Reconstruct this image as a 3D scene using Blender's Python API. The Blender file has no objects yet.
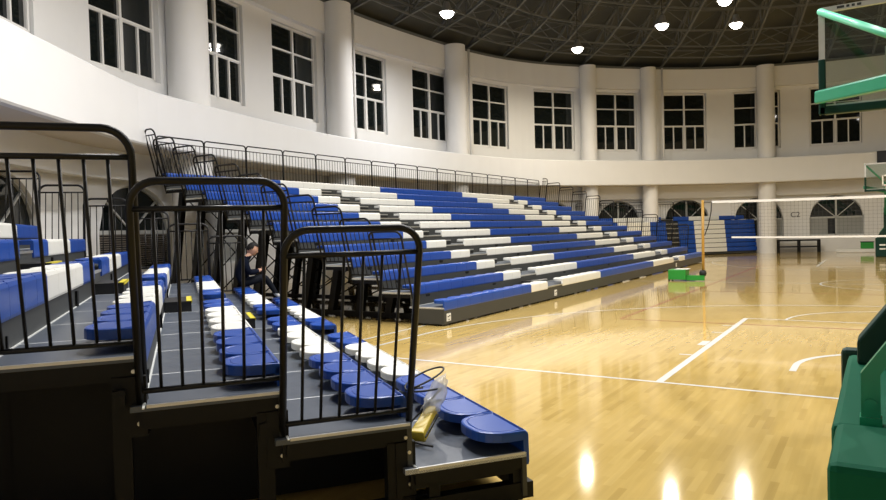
import bpy, bmesh, math, random
from mathutils import Vector, Matrix
random.seed(7)
C = bpy.context.scene.collection
PI = math.pi

# ------------------------------------------------------------------ materials
def nodes(name):
    m = bpy.data.materials.new(name); m.use_nodes = True
    nt = m.node_tree; b = nt.nodes['Principled BSDF']
    return m, nt, b
def setp(b, **k):
    for a, v in k.items():
        if a in b.inputs: b.inputs[a].default_value = v
def mat(name, col, rough=.5, metal=0., var=.06, scale=6., bump=0., coat=0., spec=.5):
    """procedural: slight noise variation of colour, optional bump"""
    m, nt, b = nodes(name); N, L = nt.nodes, nt.links
    tc = N.new('ShaderNodeTexCoord'); nz = N.new('ShaderNodeTexNoise')
    nz.inputs['Scale'].default_value = scale; nz.inputs['Detail'].default_value = 3
    L.new(tc.outputs['Object'], nz.inputs['Vector'])
    r = N.new('ShaderNodeMapRange'); r.inputs[3].default_value = 1 - var; r.inputs[4].default_value = 1 + var
    L.new(nz.outputs['Fac'], r.inputs[0])
    mx = N.new('ShaderNodeVectorMath'); mx.operation = 'SCALE'; mx.inputs[0].default_value = col
    L.new(r.outputs[0], mx.inputs['Scale']); L.new(mx.outputs[0], b.inputs['Base Color'])
    setp(b, Roughness=rough, Metallic=metal)
    b.inputs['Specular IOR Level'].default_value = spec
    if coat: b.inputs['Coat Weight'].default_value = coat; b.inputs['Coat Roughness'].default_value = .08
    if bump:
        bp = N.new('ShaderNodeBump'); bp.inputs['Strength'].default_value = bump; bp.inputs['Distance'].default_value = .01
        L.new(nz.outputs['Fac'], bp.inputs['Height']); L.new(bp.outputs[0], b.inputs['Normal'])
    return m
def emat(name, col, s):
    m, nt, b = nodes(name); setp(b, **{'Base Color': (*col, 1)})
    b.inputs['Emission Color'].default_value = (*col, 1); b.inputs['Emission Strength'].default_value = s
    return m

M = {}
M['plaster'] = mat('white_plaster', (.78, .785, .79), .75, var=.03, scale=1.2, bump=.05)
M['soffit'] = mat('soffit_plaster', (.66, .61, .54), .8, var=.04, scale=1.)
M['column'] = mat('column_paint', (.79, .79, .79), .6, var=.03, scale=2)
M['blue'] = mat('blue_seat_plastic', (.007, .060, .335), .30, var=.10, scale=9, spec=.5)
M['white'] = mat('white_seat_plastic', (.78, .78, .74), .32, var=.03, scale=9, spec=.5)
M['steel'] = mat('black_powder_coat', (.007, .007, .0075), .38, var=.15, scale=12, spec=.3)
M['frame'] = mat('dark_frame_steel', (.006, .006, .006), .5, var=.2, scale=4, spec=.2)
M['skirt'] = mat('dark_grey_panel', (.040, .043, .043), .45, var=.10, scale=3)
M['alu'] = mat('aluminium_trim', (.62, .62, .60), .35, metal=.9, var=.06, scale=14)
M['seam'] = mat('pale_seam_strip', (.60, .62, .60), .5, var=.05)
M['edge'] = mat('silver_edge_strip', (.72, .72, .71), .35, metal=.15, var=.05, scale=14)
M['yellow'] = mat('yellow_nosing', (.62, .52, .03), .5, var=.08)
M['winframe'] = mat('white_window_frame', (.78, .78, .77), .4, var=.02)
M['archframe'] = mat('grey_arch_frame', (.45, .46, .45), .45, var=.04)
M['truss'] = mat('grey_truss_steel', (.12, .125, .118), .5, var=.15, scale=3)
M['deckroof'] = mat('dark_roof_lining', (.075, .076, .064), .7, var=.25, scale=.5)
M['green'] = mat('green_padding', (.004, .10, .052), .7, var=.12, scale=4, spec=.12)
M['greensteel'] = mat('green_paint_steel', (.01, .25, .13), .3, var=.06, scale=6)
M['mint'] = mat('light_green_paint', (.10, .50, .30), .3, var=.05, scale=6)
M['darkgreen'] = mat('dark_green_rubber', (.003, .032, .023), .55, var=.12, scale=6, spec=.25)
M['brightgreen'] = mat('bright_green_paint', (.015, .26, .03), .4, var=.06, scale=6)
M['orange'] = mat('red_rim_paint', (.6, .06, .02), .4)
M['postwood'] = mat('ochre_post_paint', (.46, .26, .045), .4, var=.15, scale=9)
M['rubber'] = mat('black_rubber', (.008, .008, .008), .6)
M['tape'] = mat('white_net_tape', (.80, .80, .78), .7)
M['string'] = mat('dark_net_string', (.05, .05, .05), .8)
M['whiteline'] = mat('white_court_paint', (.80, .80, .76), .22, var=.04, scale=3, coat=.6)
M['redline'] = mat('red_court_paint', (.42, .11, .06), .22, var=.1, scale=3, coat=.6)
M['matwhite'] = mat('white_vinyl', (.75, .75, .73), .5)
M['board_black'] = mat('navy_display', (.004, .006, .014), .3)
M['ink'] = mat('black_ink', (.03, .03, .035), .6)
M['louver'] = mat('grey_brown_louver', (.12, .105, .09), .6, var=.15)
M['frost'] = mat('frosted_pane', (.30, .31, .30), .35, var=.10, scale=2)
M['navy'] = mat('navy_jacket_cloth', (.004, .006, .014), .9, var=.25, scale=20, bump=.3, spec=.08)
M['jeans'] = mat('dark_grey_trousers', (.012, .014, .019), .9, var=.25, scale=24, bump=.2, spec=.08)
M['skin'] = mat('skin', (.52, .30, .21), .5, var=.05, scale=20)
M['hair'] = mat('black_hair', (.006, .005, .005), .6, var=.3, scale=60, bump=.5, spec=.2)
M['shoe'] = mat('pale_shoe', (.55, .55, .53), .6)
M['phone'] = mat('black_phone', (.01, .01, .012), .2)
M['red'] = mat('red_can_paint', (.42, .035, .02), .4)
M['yellowtool'] = mat('yellow_plastic', (.66, .48, .04), .35)
M['lampbody'] = mat('lamp_housing', (.35, .35, .35), .4, metal=.6)
M['lamplens'] = emat('lamp_lens', (1., .95, .86), 30)

def glass_dark():
    m, nt, b = nodes('night_window_glass')
    tc = nt.nodes.new('ShaderNodeTexCoord'); nz = nt.nodes.new('ShaderNodeTexNoise'); nz.inputs['Scale'].default_value = .6
    nt.links.new(tc.outputs['Object'], nz.inputs['Vector'])
    cr = nt.nodes.new('ShaderNodeValToRGB')
    cr.color_ramp.elements[0].color = (.004, .006, .006, 1); cr.color_ramp.elements[1].color = (.012, .016, .016, 1)
    nt.links.new(nz.outputs['Fac'], cr.inputs[0]); nt.links.new(cr.outputs[0], b.inputs['Base Color'])
    setp(b, Roughness=.03); b.inputs['Specular IOR Level'].default_value = .5
    return m
M['glass'] = glass_dark()
def glass_clear(name, tint, rough=.0):
    m, nt, b = nodes(name); N, L = nt.nodes, nt.links
    out = nt.nodes['Material Output']
    tr = N.new('ShaderNodeBsdfTransparent'); tr.inputs[0].default_value = (*tint, 1)
    gl = N.new('ShaderNodeBsdfGlossy'); gl.inputs['Roughness'].default_value = .02
    fr = N.new('ShaderNodeFresnel'); fr.inputs[0].default_value = 1.45
    mx = N.new('ShaderNodeMixShader'); L.new(fr.outputs[0], mx.inputs[0]); L.new(tr.outputs[0], mx.inputs[1]); L.new(gl.outputs[0], mx.inputs[2])
    L.new(mx.outputs[0], out.inputs[0])
    return m
M['clear'] = glass_clear('backboard_glass', (.80, .86, .84))
def plastic_wrap():
    m, nt, b = nodes('clear_plastic_wrap')
    nz = nt.nodes.new('ShaderNodeTexNoise'); nz.inputs['Scale'].default_value = 30
    bp = nt.nodes.new('ShaderNodeBump'); bp.inputs['Strength'].default_value = .8
    nt.links.new(nz.outputs['Fac'], bp.inputs['Height']); nt.links.new(bp.outputs[0], b.inputs['Normal'])
    setp(b, Roughness=.15, Alpha=.45); b.inputs['Base Color'].default_value = (.8, .8, .78, 1)
    return m
M['wrap'] = plastic_wrap()

def floor_mat():
    m, nt, b = nodes('maple_sports_floor'); N, L = nt.nodes, nt.links
    tc = N.new('ShaderNodeTexCoord')
    mp = N.new('ShaderNodeMapping'); mp.inputs['Rotation'].default_value = (0, 0, PI/2)
    L.new(tc.outputs['Object'], mp.inputs[0])
    br = N.new('ShaderNodeTexBrick')
    br.inputs['Scale'].default_value = 1.; br.inputs['Brick Width'].default_value = .42; br.inputs['Row Height'].default_value = .056
    br.inputs['Mortar Size'].default_value = 0; br.inputs['Mortar Smooth'].default_value = 0
    br.inputs['Color1'].default_value = (.0, .0, .0, 1); br.inputs['Color2'].default_value = (1, 1, 1, 1); br.inputs['Mortar'].default_value = (.3, .3, .3, 1)
    br.inputs['Bias'].default_value = 0; br.offset = .37
    L.new(mp.outputs[0], br.inputs['Vector'])
    cr = N.new('ShaderNodeValToRGB'); e = cr.color_ramp.elements
    e[0].color = (.50, .343, .107, 1); e[0].position = 0
    e[1].color = (.62, .44, .150, 1); e[1].position = 1
    x = e.new(.18); x.color = (.565, .393, .125, 1); x = e.new(.7); x.color = (.59, .415, .136, 1)
    L.new(br.outputs['Color'], cr.inputs[0])
    st = N.new('ShaderNodeMapping'); st.inputs['Scale'].default_value = (14, .9, 1); L.new(tc.outputs['Object'], st.inputs[0])
    nz = N.new('ShaderNodeTexNoise'); nz.inputs['Scale'].default_value = 1.4; nz.inputs['Detail'].default_value = 5
    L.new(st.outputs[0], nz.inputs['Vector'])
    r = N.new('ShaderNodeMapRange'); r.inputs[3].default_value = .84; r.inputs[4].default_value = 1.15; L.new(nz.outputs['Fac'], r.inputs[0])
    sc = N.new('ShaderNodeVectorMath'); sc.operation = 'SCALE'; L.new(cr.outputs[0], sc.inputs[0]); L.new(r.outputs[0], sc.inputs['Scale'])
    L.new(sc.outputs[0], b.inputs['Base Color'])
    n2 = N.new('ShaderNodeTexNoise'); n2.inputs['Scale'].default_value = .9; n2.inputs['Detail'].default_value = 4; L.new(tc.outputs['Object'], n2.inputs['Vector'])
    r2 = N.new('ShaderNodeMapRange'); r2.inputs[3].default_value = .05; r2.inputs[4].default_value = .11; L.new(n2.outputs['Fac'], r2.inputs[0])
    L.new(r2.outputs[0], b.inputs['Roughness'])
    b.inputs['Coat Weight'].default_value = .35; b.inputs['Coat Roughness'].default_value = .04
    n3 = N.new('ShaderNodeTexNoise'); n3.inputs['Scale'].default_value = 2.2; L.new(tc.outputs['Object'], n3.inputs['Vector'])
    bp = N.new('ShaderNodeBump'); bp.inputs['Strength'].default_value = .015; bp.inputs['Distance'].default_value = .03
    L.new(n3.outputs['Fac'], bp.inputs['Height'])
    return m
M['floor'] = floor_mat()
def deck_mat():
    """grey-blue vinyl decking with thin pale seams between its sheets"""
    m, nt, b = nodes('grey_vinyl_decking'); N, L = nt.nodes, nt.links
    tc = N.new('ShaderNodeTexCoord'); sx = N.new('ShaderNodeSeparateXYZ'); L.new(tc.outputs['Object'], sx.inputs[0])
    dv = N.new('ShaderNodeMath'); dv.operation = 'DIVIDE'; dv.inputs[1].default_value = .98; L.new(sx.outputs[0], dv.inputs[0])
    fr = N.new('ShaderNodeMath'); fr.operation = 'FRACT'; L.new(dv.outputs[0], fr.inputs[0])
    lt = N.new('ShaderNodeMath'); lt.operation = 'LESS_THAN'; lt.inputs[1].default_value = .016; L.new(fr.outputs[0], lt.inputs[0])
    nz = N.new('ShaderNodeTexNoise'); nz.inputs['Scale'].default_value = 9; nz.inputs['Detail'].default_value = 4; L.new(tc.outputs['Object'], nz.inputs['Vector'])
    cr = N.new('ShaderNodeValToRGB'); cr.color_ramp.elements[0].color = (.055, .068, .090, 1); cr.color_ramp.elements[1].color = (.085, .10, .128, 1)
    L.new(nz.outputs['Fac'], cr.inputs[0])
    mx = N.new('ShaderNodeMix'); mx.data_type = 'RGBA'; L.new(lt.outputs[0], mx.inputs[0]); L.new(cr.outputs[0], mx.inputs[6]); mx.inputs[7].default_value = (.75, .77, .77, 1)
    L.new(mx.outputs[2], b.inputs['Base Color']); setp(b, Roughness=.38)
    return m
M['deck'] = deck_mat()

# ------------------------------------------------------------------ mesh helper
class MB:
    def __init__(s): s.v = []; s.f = []; s.m = []; s.sm = []
    def quad(s, pts, mi=0, smooth=False):
        n = len(s.v); s.v += [tuple(p) for p in pts]; s.f.append(list(range(n, n+len(pts)))); s.m.append(mi); s.sm.append(smooth)
    def hexa(s, p, mi=0):
        """8 points: bottom 4 ccw, top 4 ccw"""
        n = len(s.v); s.v += [tuple(q) for q in p]
        for f in ((3,2,1,0),(4,5,6,7),(0,1,5,4),(1,2,6,5),(2,3,7,6),(3,0,4,7)):
            s.f.append([n+i for i in f]); s.m.append(mi); s.sm.append(False)
    def box(s, x0, x1, y0, y1, z0, z1, mi=0):
        s.hexa([(x0,y0,z0),(x1,y0,z0),(x1,y1,z0),(x0,y1,z0),(x0,y0,z1),(x1,y0,z1),(x1,y1,z1),(x0,y1,z1)], mi)
    def bar(s, a, b, w, h, mi=0, up=(0,0,1)):
        a, b = Vector(a), Vector(b); d = (b-a).normalized(); u = Vector(up)
        if abs(d.dot(u)) > .98: u = Vector((0,1,0))
        x = d.cross(u).normalized(); y = x.cross(d)
        P = []
        for q in (a, b):
            P.append([q + x*sx*w/2 + y*sy*h/2 for sx, sy in ((-1,-1),(1,-1),(1,1),(-1,1))])
        n = len(s.v); s.v += [tuple(q) for q in P[0]+P[1]]
        for f in ((3,2,1,0),(4,5,6,7),(0,1,5,4),(1,2,6,5),(2,3,7,6),(3,0,4,7)):
            s.f.append([n+i for i in f]); s.m.append(mi); s.sm.append(False)
    def tube(s, path, r, n=8, mi=0, caps=True, radii=None):
        P = [Vector(p) for p in path]; k = len(P); base = len(s.v)
        T = []
        for i in range(k):
            a = (P[i]-P[i-1]).normalized() if i else None; b = (P[i+1]-P[i]).normalized() if i < k-1 else None
            t = a if b is None else b if a is None else (a+b).normalized()
            T.append(t)
        u = Vector((0,0,1)) if abs(T[0].z) < .9 else Vector((1,0,0))
        u = (u - T[0]*u.dot(T[0])).normalized()
        for i in range(k):
            u = (u - T[i]*u.dot(T[i])).normalized(); w = T[i].cross(u)
            sc = 1.
            if 0 < i < k-1:
                c = (P[i]-P[i-1]).normalized().dot(T[i]); sc = 1/max(c, .6)
            rr = (radii[i] if radii else r)
            for j in range(n):
                a = 2*PI*j/n + PI/n
                s.v.append(tuple(P[i] + (u*math.cos(a) + w*math.sin(a))*rr*(sc if n <= 8 and not radii else 1)))
        for i in range(k-1):
            for j in range(n):
                s.f.append([base+i*n+j, base+i*n+(j+1)%n, base+(i+1)*n+(j+1)%n, base+(i+1)*n+j]); s.m.append(mi); s.sm.append(True)
        if caps:
            s.f.append([base+j for j in range(n)][::-1]); s.m.append(mi); s.sm.append(False)
            s.f.append([base+(k-1)*n+j for j in range(n)]); s.m.append(mi); s.sm.append(False)
    def lathe(s, prof, c=(0,0,0), n=20, mi=0):
        base = len(s.v)
        for r, z in prof:
            for j in range(n):
                a = 2*PI*j/n; s.v.append((c[0]+r*math.cos(a), c[1]+r*math.sin(a), c[2]+z))
        for i in range(len(prof)-1):
            for j in range(n):
                s.f.append([base+i*n+j, base+i*n+(j+1)%n, base+(i+1)*n+(j+1)%n, base+(i+1)*n+j]); s.m.append(mi); s.sm.append(True)
    def prism(s, pts, y0, y1, axis='y', mi=0):
        """polygon in a plane, extruded along the axis"""
        def P(a, b, d): return (a, d, b) if axis == 'y' else (d, a, b) if axis == 'x' else (a, b, d)
        n = len(s.v); k = len(pts)
        s.v += [P(a, b, y0) for a, b in pts] + [P(a, b, y1) for a, b in pts]
        s.f.append([n+i for i in range(k)]); s.f.append([n+k+i for i in range(k)][::-1])
        s.m += [mi, mi]; s.sm += [False, False]
        for i in range(k):
            s.f.append([n+i, n+k+i, n+k+(i+1)%k, n+(i+1)%k]); s.m.append(mi); s.sm.append(False)
    def mesh(s, name, mats, fix=True):
        me = bpy.data.meshes.new(name); me.from_pydata(s.v, [], s.f)
        for q in (mats if isinstance(mats, (list, tuple)) else [mats]): me.materials.append(q)
        me.polygons.foreach_set('material_index', s.m); me.polygons.foreach_set('use_smooth', s.sm)
        if fix:
            bm = bmesh.new(); bm.from_mesh(me); bmesh.ops.recalc_face_normals(bm, faces=bm.faces); bm.to_mesh(me); bm.free()
        me.update(); return me
def put(name, me, parent=None, loc=(0,0,0), rz=0.):
    o = bpy.data.objects.new(name, me); C.objects.link(o)
    o.parent = parent; o.location = loc
    if rz: o.rotation_euler = (0, 0, rz)
    return o
def obj(name, mb, mats, parent=None, loc=(0,0,0), rz=0., fix=True): return put(name, mb.mesh(name, mats, fix), parent, loc, rz)
def tag(o, label, cat, group=None):
    o['label'] = label; o['category'] = cat
    if group: o['group'] = group
    return o
def thing(name, label, cat, loc=(0,0,0), rz=0., group=None):
    o = bpy.data.objects.new(name, None); C.objects.link(o); o.empty_display_size = .2
    o.location = loc; o.rotation_euler = (0, 0, rz); return tag(o, label, cat, group)
def struct(name, mb, mats, parent=None, loc=(0,0,0), rz=0., fix=True):
    o = obj(name, mb, mats, parent, loc, rz, fix); o['kind'] = 'structure'; return o
def bevel(o, w=.01, seg=2):
    m = o.modifiers.new('bevel', 'BEVEL'); m.width = w; m.segments = seg; m.limit_method = 'ANGLE'; return o
def copy_tree(o, parent=None):
    c = o.copy(); C.objects.link(c)
    if parent: c.parent = parent
    for ch in list(o.children): copy_tree(ch, c)
    return c

# ------------------------------------------------------------------ camera (solved from the court markings)
F, CX, CY, CZ, YAW, PIT, ROLL = 691.381, -.3725, -21.6361, 1.71945, -.565135, -.026549, -.027477
fw = Vector((math.sin(YAW)*math.cos(PIT), math.cos(YAW)*math.cos(PIT), math.sin(PIT)))
rt = Vector((math.cos(YAW), -math.sin(YAW), 0)); up = rt.cross(fw)
r2 = rt*math.cos(ROLL) + up*math.sin(ROLL); u2 = up*math.cos(ROLL) - rt*math.sin(ROLL)
cam = bpy.data.cameras.new('camera'); camo = bpy.data.objects.new('camera', cam); C.objects.link(camo)
cam.sensor_width = 36; cam.lens = F/886*36; cam.clip_start = .05; cam.clip_end = 200
camo.matrix_world = Matrix(((r2.x, u2.x, -fw.x, CX), (r2.y, u2.y, -fw.y, CY), (r2.z, u2.z, -fw.z, CZ), (0,0,0,1)))
bpy.context.scene.camera = camo

# ------------------------------------------------------------------ the oval hall
EX, EY, EA, EB, ET = 1.507, -1.287, 18.596, 23.134, .138
HB, HT, ZC = 3.976, 5.324, 10.55
def ell(t, off=0.):
    off += .62*math.exp(-(((t % 360)-143)/13)**2) + .34*math.exp(-(((t % 360)-199)/6)**2)          # the oval bulges a little behind the long bleacher
    t = math.radians(t); x, y = (EA+off)*math.cos(t), (EB+off)*math.sin(t); c, s = math.cos(ET), math.sin(ET)
    return EX + c*x - s*y, EY + s*x + c*y
def ering(mb, prof, t0=0., t1=360., n=180, mi=0, closed=True, smooth=True):
    """sweep a closed (off, z) profile round the oval"""
    base = len(mb.v); k = len(prof); full = abs(t1-t0-360) < 1e-6
    m = n if full else n+1
    for i in range(m):
        t = t0 + (t1-t0)*i/n
        for off, z in prof:
            x, y = ell(t, off); mb.v.append((x, y, z))
    for i in range(n):
        i2 = (i+1) % m
        for j in range(k if closed else k-1):
            j2 = (j+1) % k
            mb.f.append([base+i*k+j, base+i2*k+j, base+i2*k+j2, base+i*k+j2]); mb.m.append(mi); mb.sm.append(False)
    if not full and closed:
        mb.f.append([base+j for j in range(k)]); mb.m.append(mi); mb.sm.append(False)
        mb.f.append([base+(m-1)*k+j for j in range(k)]); mb.m.append(mi); mb.sm.append(False)

mb = MB(); n = 160
mb.v += [(*ell(360*i/n, 2.2), 0.) for i in range(n)]; mb.f.append(list(range(n))); mb.m.append(0); mb.sm.append(False)
floor = struct('floor', mb, M['floor'])

# court lines, paint on the floor
def strip(mb, pts, w, z=.002):
    P = [Vector((x, y)) for x, y in pts]; k = len(P); base = len(mb.v)
    for i in range(k):
        a = (P[i]-P[i-1]).normalized() if i else (P[1]-P[0]).normalized(); b = (P[i+1]-P[i]).normalized() if i < k-1 else a
        t = (a+b).normalized(); nn = Vector((-t.y, t.x))*w/2/max(.5, t.dot(a))
        mb.v += [(P[i].x+nn.x, P[i].y+nn.y, z), (P[i].x-nn.x, P[i].y-nn.y, z)]
    for i in range(k-1):
        mb.f.append([base+2*i, base+2*i+1, base+2*i+3, base+2*i+2]); mb.m.append(0); mb.sm.append(False)
def arc(cx, cy, r, a0, a1, n=40): return [(cx+r*math.cos(math.radians(a0+(a1-a0)*i/n)), cy+r*math.sin(math.radians(a0+(a1-a0)*i/n))) for i in range(n+1)]
W = MB(); hz = 0
for sg in (-1, 1):
    yb = 14*sg
    def L(pts, w=.055, dz=0.):
        global hz
        hz += 1; strip(W, [(x, yb - sg*y) for x, y in pts], w, .002 + hz*.00003)
    L([(-7.5, 0), (7.5, 0)]); 
    L([(-2.45, 0), (-2.45, 5.8)], .085); L([(2.45, 0), (2.45, 5.8)], .085); L([(-2.49, 5.8), (2.49, 5.8)], .055)
    L(arc(0, 5.8, 1.8, 0, 180), .05)
    L([(-1.25, 1.2)] + arc(0, 1.575, 1.25, 180, 0) + [(1.25, 1.2)], .075)
    cxw = 6.90; dy = math.sqrt(6.93**2 - cxw**2); a = math.degrees(math.atan2(dy, cxw))
    L([(cxw, 0), (cxw, 1.575+dy)] + arc(0, 1.575, 6.93, a, 180-a, 70) + [(-cxw, 0)])
    for s2 in (-1, 1):
        for yy in (1.78, 3.9, 4.75): L([(s2*2.49, yy), (s2*2.66, yy)], .05)
        L([(s2*2.555, 2.6), (s2*2.555, 3.0)], .11)
hz = 0
for x in (-7.5, 7.5): strip(W, [(x, -14), (x, 14)], .055, .0012)
strip(W, [(-7.5, 0), (7.5, 0)], .055, .0012); strip(W, arc(0, 0, 1.8, 0, 360, 60), .05, .0015)
o = obj('court_marking', W, M['whiteline'], floor, fix=False)
R = MB()
for x in (-4.5, 4.5): strip(R, [(x, -9), (x, 9)], .05, .0018)
for y in (-9, -3, 3, 9): strip(R, [(-4.5, y), (4.5, y)], .05, .002)
obj('volleyball_marking', R, M['redline'], floor, fix=False)

# balcony parapet and its soffit
mb = MB(); ering(mb, [(0, HB+.04), (.03, HB), (.2, HB), (.2, HB+.24), (.16, HB+.24), (.16, HT), (.03, HT), (0, HT-.03)]); o = struct('wall_balcony', mb, M['plaster'])
mb = MB(); ering(mb, [(.2, HB), (2.4, HB), (2.4, HB+.24), (.2, HB+.24)]); struct('trim_1', mb, M['soffit'])
BEAM = 1.3; LW = 1.62; UW = 1.25
mb = MB(); ering(mb, [(BEAM, 3.26), (2.3, 3.26), (2.3, HB), (BEAM, HB)]); struct('trim_2', mb, M['plaster'])

# window and arch positions round the oval
WT = [57.1, 68.7, 80.3, 91.8, 103.45, 114.9, 126.2, 136.2, 146.7, 157.2, 167.5, 177.8, 187.45, 196.5, 207.9, 218.2]
AT = [57.1, 68.7, 80.2, 91.7, 103.1, 114.4, 125.6, 136.0, 146.5, 156.9, 167.1, 177.0, 186.7, 195.0, 206.6, 217]
def dtdw(t, w, off):
    a = ell(t-.05, off); b = ell(t+.05, off); return w/2/(math.hypot(a[0]-b[0], a[1]-b[1])/.1)
def slab(mb, t0, t1, off0, off1, z0, z1, n=None, top=None, bot=None):
    n = n or max(1, int(abs(t1-t0)/1.2)+1)
    for i in range(n):
        a, b = t0+(t1-t0)*i/n, t0+(t1-t0)*(i+1)/n
        p = [ell(a, off0), ell(b, off0), ell(b, off1), ell(a, off1)]
        mb.hexa([(*q, z0) for q in p] + [(*q, z1) for q in p])
WW, WZ0, WZ1 = 2.56, 5.97, 9.24
AW, AZ0, ASP, ARISE = 2.70, .93, 1.93, 1.24
up_, lo = MB(), MB(); gaps_u = []; prev_u = prev_l = None
for t, ta_ in zip(WT, AT):
    h = dtdw(t, WW, UW); g = dtdw(ta_, AW, LW)
    gaps_u.append((t-h, t+h, ta_-g, ta_+g))
cur = gaps_u[0][0]-10; curl = cur
for a, b, c, d in gaps_u:
    slab(up_, cur, a, UW, UW+.3, HB+.1, 9.45); cur = b
    slab(up_, a, b, UW, UW+.3, HB+.1, WZ0); slab(up_, a, b, UW, UW+.3, WZ1, 9.45)
    slab(lo, curl, c, LW, LW+.4, 0, HB); curl = d
    slab(lo, c, d, LW, LW+.4, 0, AZ0)
    n = 16
    for i in range(n):
        u0, u1 = -1+2*i/n, -1+2*(i+1)/n
        z0, z1 = ASP+ARISE*math.sqrt(max(0, 1-u0*u0)), ASP+ARISE*math.sqrt(max(0, 1-u1*u1))
        ta, tb = (c+d)/2 + (d-c)/2*u0, (c+d)/2 + (d-c)/2*u1
        p = [ell(ta, LW), ell(tb, LW), ell(tb, LW+.4), ell(ta, LW+.4)]
        lo.hexa([(*p[0], z0), (*p[1], z1), (*p[2], z1), (*p[3], z0)] + [(*q, HB) for q in p])
slab(up_, cur, WT[0]+351-1, UW, UW+.3, HB+.1, 9.45); slab(lo, curl, WT[0]+351-1, LW, LW+.4, 0, HB)
struct('wall_upper', up_, M['plaster']); struct('wall_lower', lo, M['plaster'])
mb = MB(); ering(mb, [(1.02, 9.42), (1.7, 9.42), (1.7, ZC), (1.02, ZC)]); struct('trim_3', mb, M['plaster'])

# windows: frame and dark night panes
def wind(t, off):
    x, y = ell(t, off); a = ell(t-.1, off); b = ell(t+.1, off)
    return x, y, math.atan2(a[1]-b[1], a[0]-b[0])          # local +x runs to the right as seen from inside, +y outward
wn = 0
def upper_window(t):
    global wn
    wn += 1; x, y, rz = wind(t, UW+.12)
    f = MB(); w, h = WW/2-.02, WZ1-WZ0-.04; z0 = .02; Z = [z0, z0+h*.435, z0+h*.725, z0+h]
    for s in (-1, 1): f.box(s*w-.035*(1+s), s*w+.035*(1-s), -.04, .06, z0, z0+h)
    f.box(-w, w, -.04, .06, z0, z0+.07); f.box(-w, w, -.04, .06, z0+h-.07, z0+h)
    f.box(-.042, .042, -.04, .06, z0, z0+h)
    for z in Z[1:3]: f.box(-w, w, -.035, .05, z-.03, z+.03)
    for s in (-1, 1):                                      # sliding sashes of the lower lights
        c = s*(w/2+.01); hw = w/2-.05
        f.box(c-hw, c-hw+.035, -.02, .03, z0+.07, Z[1]-.03); f.box(c+hw-.035, c+hw, -.02, .03, z0+.07, Z[1]-.03)
        f.box(c-.03, c+.03, -.03, .03, z0+.07, Z[1]-.03); f.box(c-hw, c+hw, -.02, .03, z0+.07, z0+.10); f.box(c-hw, c+hw, -.02, .03, Z[1]-.06, Z[1]-.03)
    o = struct('window_%d' % wn, f, M['winframe'], None, (x, y, WZ0), rz)
    g = MB(); g.box(-w+.02, w-.02, .035, .05, z0+.02, z0+h-.02); obj('pane', g, M['glass'], o)
def arch_window(t, style):
    global wn
    wn += 1; x, y, rz = wind(t, LW+.15)
    hw = AW/2-.02; f = MB(); zs = ASP-AZ0; ri = ARISE-.02
    def A(k, q=1.): a = PI*k; return (hw*q*math.cos(a), zs+ri*q*math.sin(a))
    n = 24
    for i in range(n):
        a, b = A(i/n), A((i+1)/n); c, d = A((i+1)/n, .975), A(i/n, .975)
        f.hexa([(a[0],-.05,a[1]),(b[0],-.05,b[1]),(b[0],.05,b[1]),(a[0],.05,a[1]),(d[0],-.05,d[1]),(c[0],-.05,c[1]),(c[0],.05,c[1]),(d[0],.05,d[1])])
    f.box(-hw, hw, -.05, .05, zs-.05, zs+.05); f.box(-.045, .045, -.05, .05, 0, zs+ri)
    for s in (-1, 1):
        f.bar((0, 0, zs), (s*hw*.70, 0, zs+ri*.70), .045, .045, up=(0,1,0)); f.box(s*hw-.04, s*hw+.04, -.05, .05, 0, zs)
    f.box(-hw, hw, -.05, .05, 0, .06)
    o = struct('window_%d' % wn, f, M['archframe'], None, (x, y, AZ0), rz)
    g = MB(); pts = [A(i/n) for i in range(n+1)]; g.prism(pts, .02, .04, 'y'); obj('fanlight_pane', g, M['glass'], o)
    g = MB(); g.box(-hw, hw, .03, .05, 0, zs); obj('pane', g, M['glass'], o)
    g = MB()
    if style == 'louver':
        for k in range(16): z = .03+k*(zs-.06)/16; g.box(-hw+.05, hw-.05, -.05, .0, z, z+.038)
        obj('louver', g, M['louver'], o)
    else:
        for a, b in ((-hw+.03, -.42), (.05, hw-.03)): g.box(a, b, .0, .02, .05, zs-.04)
        obj('frosted_pane', g, M['frost'], o)
for t in WT: upper_window(t)
for t in AT: arch_window(t, 'louver' if abs(t-195.0) < 3 else 'frost')

# round columns through the balcony
for k, t in enumerate((102.3, 121.4, 131.4, 153.9, 173.0, 192.3)):
    x, y = ell(t, .78); r = (.46, .42, .44, .50, .52, .56)[k]
    c = MB(); c.lathe([(r, 0), (r, ZC)], (0,0,0), 32)
    lab = ['right of the folded bleacher behind the net', 'first one left of the ochre net post', 'second one left of the ochre net post',
           'rising behind the middle of the long bleacher railing', 'rising above the left part of the long bleacher', 'nearest one, high above the left railings'][k]
    tag(obj('round_column', c, M['column'], None, (x, y, 0)), 'white round column, ' + lab, 'column', 'white wall columns')
for k, t in enumerate((170.9, 151.5, 119.1)):
    x, y = ell(t, .72); d = MB(); d.tube([(0,0,HB+.3), (0,0,ZC)], .055, 10)
    lab = ['nearest of the three', 'above the middle of the long bleacher', 'farthest of the three'][k]
    tag(obj('downpipe', d, M['column'], None, (x, y, 0)), 'thin white downpipe beside a round column, ' + lab, 'pipe', 'wall downpipes')

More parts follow.
